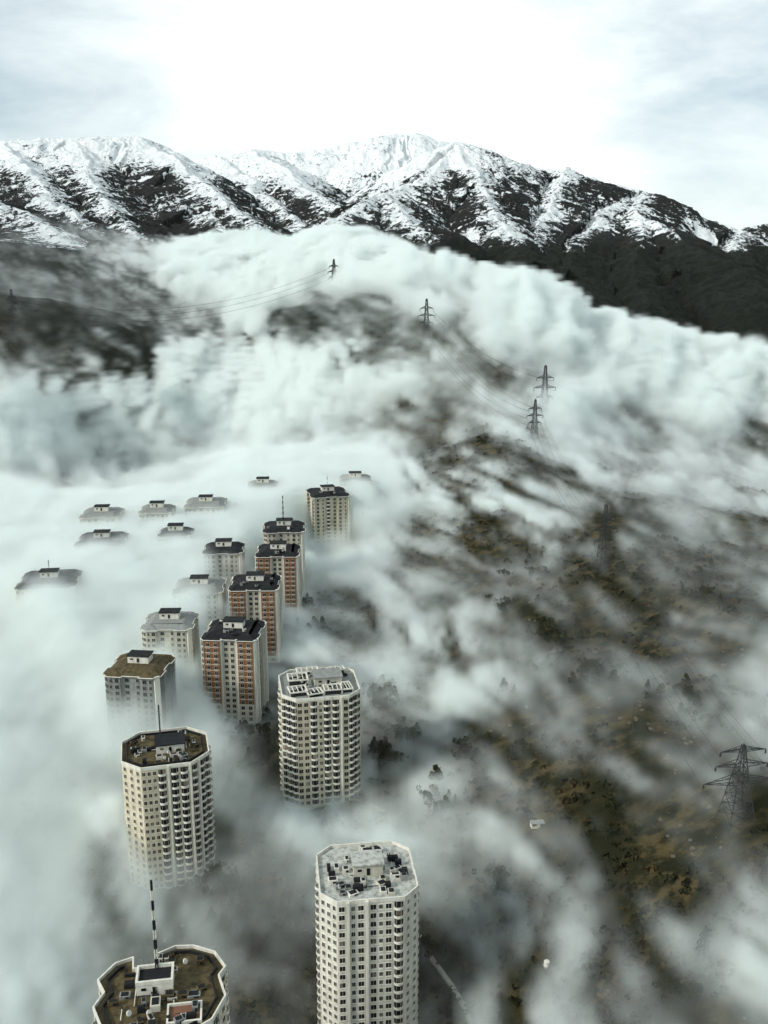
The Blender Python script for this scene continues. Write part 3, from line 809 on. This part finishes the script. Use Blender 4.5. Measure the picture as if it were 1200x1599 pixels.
def cable(a, b, sag, r, label):
    m = MB(); n = 26; last = None
    for k in range(n + 1):
        t_ = k / n; p = a.lerp(b, t_); p.z -= sag * 4 * t_ * (1 - t_)
        if last is not None: m.bar(last, p, r, m_cable, 4)
        last = p
    m.obj('power_cable', None, label=label, category='cable', group='cables strung between pylons')
for k in (0, 1, 2, 3, 4, 5):
    sd_ = 'left' if k % 2 == 0 else 'right'; lv_ = ('upper', 'middle', 'lower')[k // 2]
    cable(P4[k], P2[k], 22, 0.12, f'{lv_} {sd_} cable from the crest pylon down to the hilltop pylon')
    cable(P2[k], P1[k], 12, 0.06, f'{lv_} {sd_} cable from the hilltop pylon to the hillside pylon')
    cable(P1[k], P7[k], 10, 0.045, f'{lv_} {sd_} cable from the hillside pylon towards the broad armed pylon')
    if k in (1, 3, 5): cable(P4[k], P3[k], 16, 0.18, f'{lv_} cable from the crest pylon to the pylon rising out of fog')
    if k in (0, 2, 4): cable(P6[k], P5[k], 40, 0.2, f'{lv_} long cable crossing the fog valley at the upper left')
# thin bare pole on the slope
p = w_d(985, 1188, 405); g = gz(p[0], p[1])
b = MB(); hh = z_at(p[1], 1100) - g
for k in range(6): b.bar((0, 0, hh * k / 6 - (1 if k == 0 else 0)), (0, 0, hh * (k + 1) / 6), 0.20 - 0.02 * k, m_steel, 8)
b.bar((-.9, 0, hh * .95), (.9, 0, hh * .95), .07, m_steel)
o = b.obj('utility_pole', None, label='thin bare utility pole standing in the pale fog gap on the slope', category='pole'); o.location = (p[0], p[1], g)

# ------------------------------------------------------------------ road and tracks
def on_ground(px, py, z0=-230):
    z = z0
    for _ in range(25):
        p = w_z(px, py, z); z = 0.5 * z + 0.5 * (gz(p[0], p[1]) - CAMZ)
    return p[0], p[1]
def ribbon(name, pts, wd, m, lift=0.12):
    P = [on_ground(*q) for q in pts]
    # resample with catmull-rom
    Q = []
    for i in range(len(P) - 1):
        p0, p1, p2, p3 = (Vector(P[max(0, min(len(P) - 1, i + k))]) for k in (-1, 0, 1, 2))
        for s in range(8):
            t_ = s / 8
            Q.append(0.5 * ((2 * p1) + (-p0 + p2) * t_ + (2 * p0 - 5 * p1 + 4 * p2 - p3) * t_ ** 2 + (-p0 + 3 * p1 - 3 * p2 + p3) * t_ ** 3))
    Q.append(Vector(P[-1]))
    vs, fs = [], []
    for i, q in enumerate(Q):
        d_ = (Q[min(i + 1, len(Q) - 1)] - Q[max(i - 1, 0)]).normalized(); s_ = Vector((d_.y, -d_.x)); z = max(gz(q.x, q.y), gz(q.x + s_.x * wd / 2, q.y + s_.y * wd / 2), gz(q.x - s_.x * wd / 2, q.y - s_.y * wd / 2)) + lift
        for u in (-0.5, 0.5):
            vs.append((q.x + s_.x * wd * u, q.y + s_.y * wd * u, z))
        for u in (0.62, -0.62):
            vs.append((q.x + s_.x * wd * u, q.y + s_.y * wd * u, z - 0.9))
        if i:
            k = 4 * i
            fs += [(k - 4, k - 3, k + 1, k), (k - 3, k - 2, k + 2, k + 1), (k - 1, k - 4, k, k + 3)]
    b = MB(); b.add(vs, fs, m); return b.obj(name, None, kind='structure')
ribbon('road', [(640, 1440), (655, 1462), (672, 1492), (692, 1520), (716, 1556), (735, 1600), (745, 1680)], 1.5, m_tar)
ribbon('path', [(600, 1268), (570, 1252), (530, 1252), (504, 1268), (515, 1290), (555, 1303), (600, 1300), (640, 1322)], 0.9, m_dirt)

# ------------------------------------------------------------------ shed and tank
x, y = on_ground(840, 1290); g = gz(x, y)
T = thing('shed', (x, y, g - .3), 0.12, 'long low white shed alone on the grey slope', 'shed')
b = MB(); b.box((0, 0, 1.0), (5.4, 2.4, 2.0), m_cream); b.obj('wall', T)
b = MB(); b.box((0, 0, 2.1), (5.8, 2.8, .2), m_grey); b.obj('roof', T)
b = MB(); b.box((1.2, -1.33, 1.2), (1.0, .1, 1.9), m_dark); b.obj('door', T)
b = MB(); b.box((-1.6, -1.33, 1.6), (1.6, .1, .8), m_glass); b.obj('window', T)
x, y = on_ground(854, 1508); g = gz(x, y)
T = thing('water_tank', (x, y, g - .2), 0.3, 'small round white tank on the lower right slope', 'tank')
b = MB(); b.bar((0, 0, .3), (0, 0, 1.9), 0.95, m_rim, 20); b.obj('tank_body', T)
b = MB(); b.bar((0, 0, 1.9), (0, 0, 2.05), .35, m_rim, 12); b.obj('tank_lid', T)
b = MB(); b.box((0, 0, .15), (2.1, 2.1, .3), m_grey); b.obj('plinth', T)

# ------------------------------------------------------------------ vegetation
rng = np.random.default_rng(7)
def leaf_cloud(n, fn, size, seed):
    """n small leaf quads placed by fn -> (N,3) points"""
    r = np.random.default_rng(seed)
    c = fn(r, n)
    u = r.normal(size=(n, 3)); u /= np.linalg.norm(u, axis=1)[:, None]
    v = np.cross(u, r.normal(size=(n, 3))); v /= np.linalg.norm(v, axis=1)[:, None]
    s = size * r.uniform(0.5, 1.3, (n, 1))
    q = np.stack([c - u * s - v * s * .6, c + u * s - v * s * .6, c + u * s + v * s * .6, c - u * s + v * s * .6], 1)
    return q.reshape(-1, 3)
def quads_obj(name, q, m, parent=None):
    me = bpy.data.meshes.new(name); nf = len(q) // 4
    me.vertices.add(len(q)); me.vertices.foreach_set('co', q.astype(np.float32).ravel())
    me.loops.add(nf * 4); me.loops.foreach_set('vertex_index', np.arange(nf * 4, dtype=np.int32))
    me.polygons.add(nf); me.polygons.foreach_set('loop_start', (np.arange(nf) * 4).astype(np.int32))
    me.update(calc_edges=True); me.materials.append(m)
    o = bpy.data.objects.new(name, me); COL.objects.link(o)
    if parent is not None: o.parent = parent
    return o
def crown_pts(h, kind):
    def f(r, n):
        k = 14
        if kind == 'round':
            cc = r.normal(size=(k, 3)) * (h * .17, h * .17, h * .15) + (0, 0, h * .62); rad = r.uniform(.10, .19, k) * h
        elif kind == 'cone':
            t_ = r.uniform(0, 1, k); a_ = r.uniform(0, 6.28, k); w_ = (1 - t_) * h * .20
            cc = np.stack([np.cos(a_) * w_, np.sin(a_) * w_, h * (.22 + .74 * t_)], 1); rad = (.16 - .10 * t_) * h
        else:
            cc = r.normal(size=(k, 3)) * (h * .26, h * .22, h * .08) + (0, 0, h * .6); rad = r.uniform(.10, .16, k) * h
        i = r.integers(0, k, n); d_ = r.normal(size=(n, 3)); d_ /= np.linalg.norm(d_, axis=1)[:, None]
        return cc[i] + d_ * (rad[i] * r.uniform(.55, 1.0, n) ** .5)[:, None]
    return f
def make_tree(kind, h, seed):
    T = thing('tree', (0, 0, 0), 0, 'dark bushy tree among the trees on the slope round the towers', 'tree', 'dark trees below the towers')
    b = MB(); rr = random.Random(seed); p = Vector((0, 0, -1)); 
    for k in range(4):
        q = Vector((p.x + rr.uniform(-.2, .2), p.y + rr.uniform(-.2, .2), -1 + (h * .6 + 1) * (k + 1) / 4)); b.bar(p, q, h * .028 * (1 - k * .2), m_trunk, 6)
        if k > 0:
            for _ in range(2):
                a_ = rr.uniform(0, 6.28); b.bar(q, q + Vector((math.cos(a_) * h * .2, math.sin(a_) * h * .2, h * .18)), h * .010, m_trunk, 4)
        p = q
    b.obj('trunk', T)
    quads_obj('crown', leaf_cloud(520, crown_pts(h, kind), h * .045, seed), m_leaf, T)
    return T
protos = [make_tree('round', 7.0, 1), make_tree('cone', 8.5, 2), make_tree('wide', 6.5, 3), make_tree('round', 5.0, 4), make_tree('cone', 6.5, 6)]
def tower_clear(x, y):
    for o in COL.objects:
        if o.name.startswith('apartment_tower') and math.hypot(o.location.x - x, o.location.y - y) < 21: return False
    return True
# dark groves seen between the towers: (pixel x, pixel y, spread px, count)
G_ = [(595, 1090, 20, 26), (482, 1000, 24, 16), (478, 950, 16, 8), (365, 1150, 34, 26), (395, 1210, 24, 14), (335, 1385, 36, 18), (370, 1440, 24, 9), (600, 1180, 22, 14), (640, 1150, 22, 10), (655, 1500, 16, 6),
      (725, 1180, 26, 10), (770, 1395, 20, 8), (850, 900, 50, 14), (785, 945, 22, 8), (900, 1030, 55, 14), (840, 1000, 26, 9), (930, 1060, 40, 9), (790, 1085, 18, 5), (1050, 900, 60, 14), (1110, 1110, 40, 10),
      (750, 690, 50, 20), (800, 705, 36, 8), (560, 480, 30, 6), (970, 1290, 30, 6), (1050, 1560, 30, 6), (930, 885, 14, 5), (690, 1260, 30, 8), (1020, 1080, 50, 10)]
placed = []; used = [False] * 5; rr = random.Random(4)
for gx, gy, sp_, cnt in G_:
    for _ in range(cnt):
        x, y = on_ground(gx + rr.gauss(0, sp_ * .6), gy + rr.gauss(0, sp_ * .45))
        if not tower_clear(x, y): continue
        k = rr.randrange(5)
        if used[k]:
            o = protos[k].copy(); COL.objects.link(o)
            for c in protos[k].children:
                cc = c.copy(); COL.objects.link(cc); cc.parent = o
        else: o = protos[k]; used[k] = True
        o.location = (x, y, gz(x, y)); o.rotation_euler = (0, 0, rr.uniform(0, 6.28))
        s_ = rr.uniform(.6, 1.15) * (1.15 if x < 60 else 1.0); o.scale = (s_, s_, s_ * rr.uniform(.85, 1.15))
for k in range(5):
    if not used[k]:
        for c in list(protos[k].children): bpy.data.objects.remove(c)
        bpy.data.objects.remove(protos[k])
# scrub and stones over the open slopes
def scatter(n, cond_seed, lo, hi):
    r = np.random.default_rng(cond_seed)
    x = r.uniform(-260, 620, n); y = np.exp(r.uniform(math.log(170), math.log(1500), n))
    x = x * y / 620
    zz = x * 0
    m = fbm3(x / 38, y / 60, zz + 3.3, 4, 17)
    keep = (m > lo) & (m < hi)
    x, y, m = x[keep], y[keep], m[keep]
    return x, y, height(x, y), m
x, y, z, m = scatter(26000, 3, -0.02, 9)
q = []
r = np.random.default_rng(9)
K = 7
cx_ = np.repeat(x, K); cy2 = np.repeat(y, K); cz2 = np.repeat(z, K)
s_ = np.repeat(r.uniform(.5, 1.5, len(x)) * (1 + y / 900), K)
d_ = r.normal(size=(len(cx_), 3)); d_ /= np.linalg.norm(d_, axis=1)[:, None]; d_[:, 2] = np.abs(d_[:, 2]) * .8
pts = np.stack([cx_, cy2, cz2], 1) + d_ * s_[:, None] * .8
u = r.normal(size=pts.shape); u /= np.linalg.norm(u, axis=1)[:, None]
v = np.cross(u, r.normal(size=pts.shape)); v /= np.linalg.norm(v, axis=1)[:, None]
hs = (s_ * .55)[:, None]
q = np.stack([pts - u * hs - v * hs * .7, pts + u * hs - v * hs * .7, pts + u * hs + v * hs * .7, pts - u * hs + v * hs * .7], 1).reshape(-1, 3)
o = quads_obj('scrub', q, m_scrub); o['kind'] = 'stuff'; o['label'] = 'low dry scrub covering the brown slopes'; o['category'] = 'scrub'
x, y, z, m = scatter(5000, 5, -9, -0.18)
r = np.random.default_rng(12)
V, Fc = [], []
ico = [(0, 0, 1), (.89, 0, .45), (.28, .85, .45), (-.72, .53, .45), (-.72, -.53, .45), (.28, -.85, .45), (.72, .53, -.45), (-.28, .85, -.45), (-.89, 0, -.45), (-.28, -.85, -.45), (.72, -.53, -.45), (0, 0, -1)]
fi = [(0, 1, 2), (0, 2, 3), (0, 3, 4), (0, 4, 5), (0, 5, 1), (1, 6, 2), (2, 7, 3), (3, 8, 4), (4, 9, 5), (5, 10, 1), (2, 6, 7), (3, 7, 8), (4, 8, 9), (5, 9, 10), (1, 10, 6), (11, 7, 6), (11, 8, 7), (11, 9, 8), (11, 10, 9), (11, 6, 10)]
b = MB()
for i in range(min(len(x), 2200)):
    s0 = r.uniform(.25, 1.0) * (1 + y[i] / 1200)
    b.add([(x[i] + a[0] * s0 * r.uniform(.7, 1.3), y[i] + a[1] * s0 * r.uniform(.7, 1.3), z[i] + a[2] * s0 * r.uniform(.5, .9)) for a in ico], fi, m_rock)
b.obj('stones', None, kind='stuff', label='loose pale stones strewn over the bare slopes', category='stones')
# ------------------------------------------------------------------ fog
# how much of the ground the fog hides, surveyed over the terrain (rows of 13 spots from left to right)
FR = {
 300: [0,0,0,0,0,0,0,0,0,0,0,0,0],
 350: [0,.25,.5,.7,.9,1,1,.8,0,0,0,0,0],
 400: [.15,.4,.8,1,1,1,1,1,.4,0,0,0,0],
 450: [0.35,0.4,0.6,1,1,.95,.95,1,1,.9,.3,.2,.2],
 500: [.15,.15,0.5,0.8,1,0.6,0.82,.85,.95,1,1,1,.9],
 550: [0.5,0.6,0.75,.95,1,.85,.55,.8,.95,1,1,.9,.8],
 600: [.8,.9,1,1,1,1,.95,.9,0.8,0.85,.95,1,1],
 650: [1,1,1,1,1,.95,.9,.55,.75,1,.85,1,.9],
 700: [1,.95,.9,.9,.95,.8,.85,.25,.3,.85,.7,.85,.55],
 750: [.9,0.85,0.9,.9,1,1,1,.7,.6,0.82,.75,.75,.9],
 800: [0.95,0.88,0.9,0.88,1.0,0.95,0.95,0.9,0.54,0.68,0.5,0.43,0.61],
 850: [1.0,1.0,1.0,1.0,1.0,0.95,0.9,0.6,0.22,0.55,0.22,0.14,0.29],
 900: [1.0,1.0,1.0,1.0,0.9,0.75,0.9,0.65,0.25,0.25,0.14,0.14,0.25],
 950: [1.0,1.0,1.0,0.95,0.8,0.45,0.9,0.6,0.22,0.15,0.18,0.22,0.22],
 1000:[1.0,1.0,1.0,0.95,0.8,0.45,0.9,0.85,0.25,0.18,0.11,0.29,0.25],
 1050:[0.95,0.95,0.99,0.9,0.7,0.25,0.7,0.9,0.36,0.11,0.14,0.25,0.36],
 1100:[0.95,0.93,0.99,0.9,0.3,0.3,0.2,0.8,0.43,0.36,0.14,0.4,0.5],
 1150:[0.95,0.93,0.99,0.9,0.2,0.3,0.15,0.6,0.25,0.22,0.43,0.62,0.62],
 1200:[0.95,0.93,0.97,0.8,0.35,0.6,0.2,0.4,0.32,0.18,0.4,0.68,0.66],
 1250:[0.95,0.93,0.85,0.8,0.45,0.75,0.45,0.3,0.36,0.18,0.14,0.45,0.45],
 1300:[0.95,0.93,0.85,0.75,0.4,0.65,0.6,0.3,0.4,0.36,0.18,0.4,0.4],
 1350:[0.95,0.93,.78,.45,.4,.6,.6,.45,.5,.5,.45,0.45,.6],
 1400:[0.95,0.93,.78,.4,.4,.6,.5,.35,.4,.6,.55,0.5,.7],
 1450:[0.93,0.9,.78,.5,.35,.6,.55,0.35,.6,.55,.5,0.45,.75],
 1500:[0.93,0.9,.78,.6,.5,.6,.25,0.2,.55,.4,.5,0.45,.75],
 1550:[.86,.80,.78,.65,.55,.65,.3,0.25,.5,.45,0.4,.65,.6],
}
FK = sorted(FR); FM = np.array([FR[k] for k in FK])
def cover(px, py):
    u = np.clip(px / 100.0, 0, 11.999); v = np.clip((py - FK[0]) / 50.0, 0, len(FK) - 1.001)
    i, j = np.floor(u).astype(int), np.floor(v).astype(int)
    fu, fv = u - i, v - j
    fu = fu * fu * (3 - 2 * fu); fv = fv * fv * (3 - 2 * fv)
    return (FM[j, i] * (1 - fu) + FM[j, i + 1] * fu) * (1 - fv) + (FM[j + 1, i] * (1 - fu) + FM[j + 1, i + 1] * fu) * fv
# fog top over the city basin, (pixel x, pixel y, top height relative to the camera)
TP = np.array([w_z(*p) for p in [
    (0, 1000, -199), (-150, 950, -199), (78, 912, -180), (160, 850, -180), (245, 803, -184), (322, 792, -184), (160, 806, -184), (0, 800, -184),
    (410, 760, -181), (480, 735, -180), (555, 750, -181), (350, 864, -181), (312, 922, -184), (275, 836, -182), (265, 1000, -189), (265, 1040, -189), (215, 1075, -192), (215, 1130, -193), (230, 1100, -193), (200, 1200, -206),
    (512, 860, -222), (470, 935, -224), (430, 1020, -226), (365, 1120, -229), (258, 1330, -226), (498, 1225, -228),
    (570, 1590, -238), (250, 1590, -222), (100, 1300, -214), (0, 1590, -214), (50, 1100, -204), (620, 760, -190), (660, 850, -205)]])
_tu, _tv = _uv(TP[:, 0], TP[:, 1])
def fog_top(x, y, g):
    u, v = _uv(x, y)
    sw = np.full_like(u, 1e-9); sz = np.zeros_like(u)
    dmin = np.full_like(u, 9.0)
    for i in range(len(TP)):
        dd = np.sqrt((u - _tu[i]) ** 2 * 2.0 + (v - _tv[i]) ** 2)
        ww = 1.0 / (dd + 0.02) ** 3.5
        sw += ww; sz += ww * TP[i, 2]; dmin = np.minimum(dmin, dd)
    city = sz / sw
    T = 17 + 29 * sst(650, 1200, y) - 16 * sst(1900, 2700, y)
    wc = 1 - sst(0.10, 0.34, dmin)
    return (g + T) * (1 - wc) + np.maximum(city, g + 8) * wc, wc
def fog_density(X, Y, Z, fine):
    """X, Y, Z flattened voxel centres on a regular grid"""
    nx, ny, nz_ = X.shape
    x2, y2 = X[:, :, 0], Y[:, :, 0]
    g2 = height(x2.ravel(), y2.ravel()).reshape(x2.shape)
    # low-pass so the fog blanket does not copy each bump
    px, py, d = to_px(x2, y2, g2 + 12)
    top, wc = fog_top(x2, y2, g2)
    T = np.maximum(top - g2, 6)
    dist = np.sqrt(x2 ** 2 + y2 ** 2 + (g2 - CAMZ) ** 2)
    sn = np.maximum((CAMZ - g2 + 0.0) / dist, 0.06)
    path = T * 0.8 / sn
    ap = (8 + 36 * sst(700, 2000, dist)) * (1 - 0.75 * wc)
    sc_ = 30 + 52 * sst(600, 2200, dist)
    e3 = lambda q: q[:, :, None]
    w1 = fbm3((X + .2 * Y) / 50, Y / 110, Z / 45, 4, 71); w2 = fbm3((X + .2 * Y) / 50 + 9.7, Y / 110, Z / 45, 4, 73)
    op = np.clip(cover(e3(px) + 48 * w1, e3(py) + 44 * w2), 0, 0.992); del w1, w2
    op = op * (1 - 0.12 * (1 - sst(0.45, 0.75, op)))
    S = -np.log(1 - op) / e3(path) * 1.1
    S = np.maximum(S, (0.085 + 0.05 * e3(wc)) * sst(0.86, 0.99, op) * (0.3 + 0.7 * sst(420, 560, e3(dist))))
    PT = 1 - sst(0.85, 0.97, op)
    G = np.repeat(g2[:, :, None], nz_, 2)
    Tp = np.repeat(top[:, :, None], nz_, 2); A = np.repeat(ap[:, :, None], nz_, 2)
    C = np.repeat(sc_[:, :, None], nz_, 2)
    n = fbm3(X / C, Y / C, Z / (C * 0.7), 5, 91, 0.58)
    bil = 1 - 2.6 * np.abs(n) ** 0.85
    big = fbm3(X / (C * 3), Y / (C * 3), Z / (C * 3), 2, 97)
    bil = bil + 0.9 * big
    wx = X + 26 * noise3(X / 55, Y / 60, Z / 40, 98) + 0.9 * Z
    st = fbm3((wx + 0.24 * Y) / 19, (Y - 0.24 * X) / 62, Z / 36, 6, 81, 0.72)
    S = S * (1 - PT + PT * np.maximum(np.exp(4.8 * st - 0.1) - 0.38, 0) * 1.1)
    WC = np.repeat(wc[:, :, None], nz_, 2)
    edge = Tp + A * (bil - 0.30 * (1 - WC) - 0.1 * WC) - Z
    wid = 10 + 5 * (Y > 1050) - 3 * WC * sst(480, 600, np.repeat(dist[:, :, None], nz_, 2))
    D = S * sst(0, 1, edge / wid)
    m = fbm3(X / 22, Y / 30, Z / 14, 3, 95, 0.6)
    D = D * np.clip(1 + 1.3 * m, 0.05, 3)
    D = np.where(Z < G - 14, 0, D)
    return D, dist
m_fog, t = mat("fog")
pv = N(t, 'ShaderNodeVolumePrincipled')
pv.inputs['Color'].default_value = (0.955, 1.0, 0.976, 1)
pv.inputs['Anisotropy'].default_value = 0.0
pv.inputs['Density'].default_value = 1.0
pv.inputs['Density Attribute'].default_value = 'density'
o_ = N(t, 'ShaderNodeOutputMaterial'); t.links.new(pv.outputs[0], o_.inputs['Volume'])

def fog_volume(name, lo, hi, step, w_fn, label):
    n = [int(round((hi[k] - lo[k]) / step[k])) + 1 for k in range(3)]
    xs = [lo[k] + np.arange(n[k]) * step[k] for k in range(3)]
    X, Y, Z = np.meshgrid(*xs, indexing='ij')
    D, dist = fog_density(X, Y, Z, False)
    D = D * w_fn(Y)
    D[0], D[-1], D[:, 0], D[:, -1], D[:, :, 0], D[:, :, -1] = 0, 0, 0, 0, 0, 0
    D = np.where(D < 1e-5, 0, D).transpose(2, 1, 0).ravel()          # index = ix + nx*(iy + ny*iz)
    me = bpy.data.meshes.new(name)
    me.vertices.add(D.size)
    at = me.attributes.new('dens', 'FLOAT', 'POINT'); at.data.foreach_set('value', D.astype(np.float32))
    o = bpy.data.objects.new(name, me); COL.objects.link(o)
    ng = bpy.data.node_groups.new(name + '_grid', 'GeometryNodeTree')
    ng.interface.new_socket('Geometry', in_out='INPUT', socket_type='NodeSocketGeometry')
    ng.interface.new_socket('Geometry', in_out='OUTPUT', socket_type='NodeSocketGeometry')
    L = ng.links; nn = ng.nodes.new
    gi, go = nn('NodeGroupInput'), nn('NodeGroupOutput')
    ps = nn('GeometryNodeInputPosition')
    sub = nn('ShaderNodeVectorMath'); sub.operation = 'SUBTRACT'; sub.inputs[1].default_value = lo
    L.new(ps.outputs[0], sub.inputs[0])
    dv = nn('ShaderNodeVectorMath'); dv.operation = 'DIVIDE'; dv.inputs[1].default_value = step
    L.new(sub.outputs[0], dv.inputs[0])
    sx = nn('ShaderNodeSeparateXYZ'); L.new(dv.outputs[0], sx.inputs[0])
    rs = []
    for k in range(3):
        q = nn('FunctionNodeFloatToInt'); q.rounding_mode = 'ROUND'; L.new(sx.outputs[k], q.inputs[0]); rs.append(q.outputs[0])
    def im(op, a, b, c=None):
        q = nn('FunctionNodeIntegerMath'); q.operation = op
        for s, v in ((0, a), (1, b), (2, c)):
            if v is None: continue
            if isinstance(v, int): q.inputs[s].default_value = v
            else: L.new(v, q.inputs[s])
        return q.outputs[0]
    idx = im('MULTIPLY_ADD', im('MULTIPLY_ADD', rs[2], n[1], rs[1]), n[0], rs[0])
    na = nn('GeometryNodeInputNamedAttribute'); na.data_type = 'FLOAT'; na.inputs['Name'].default_value = 'dens'
    si = nn('GeometryNodeSampleIndex'); si.data_type = 'FLOAT'; si.domain = 'POINT'
    L.new(gi.outputs[0], si.inputs['Geometry']); L.new(na.outputs[0], si.inputs['Value']); L.new(idx, si.inputs['Index'])
    vc = nn('GeometryNodeVolumeCube')
    L.new(si.outputs[0], vc.inputs['Density'])
    vc.inputs['Min'].default_value = lo
    vc.inputs['Max'].default_value = tuple(lo[k] + (n[k] - 1) * step[k] for k in range(3))
    for k, a in enumerate('XYZ'): vc.inputs['Resolution ' + a].default_value = n[k]
    sm = nn('GeometryNodeSetMaterial'); sm.inputs['Material'].default_value = m_fog
    L.new(vc.outputs[0], sm.inputs[0]); L.new(sm.outputs[0], go.inputs[0])
    md = o.modifiers.new('fog', 'NODES'); md.node_group = ng
    me.materials.append(m_fog)
    o['kind'] = 'stuff'; o['label'] = label; o['category'] = 'fog'
    print(name, n, D.size, 'max', D.max())
    return o
YS = 1050.0
fog_volume('fog', (-430, 130, 20), (430, 1110, 210), (4.0, 4.6, 3.6), lambda Y: 1 - sst(YS - 50, YS + 50, Y), 'thin torn fog lying over the tower city and near hillside')
fog_volume('fog_bank', (-1500, 990, -20), (1600, 3700, 440), (9.5, 9.5, 6.0), lambda Y: sst(YS - 50, YS + 50, Y), 'thick white fog bank rolling over the far hills')
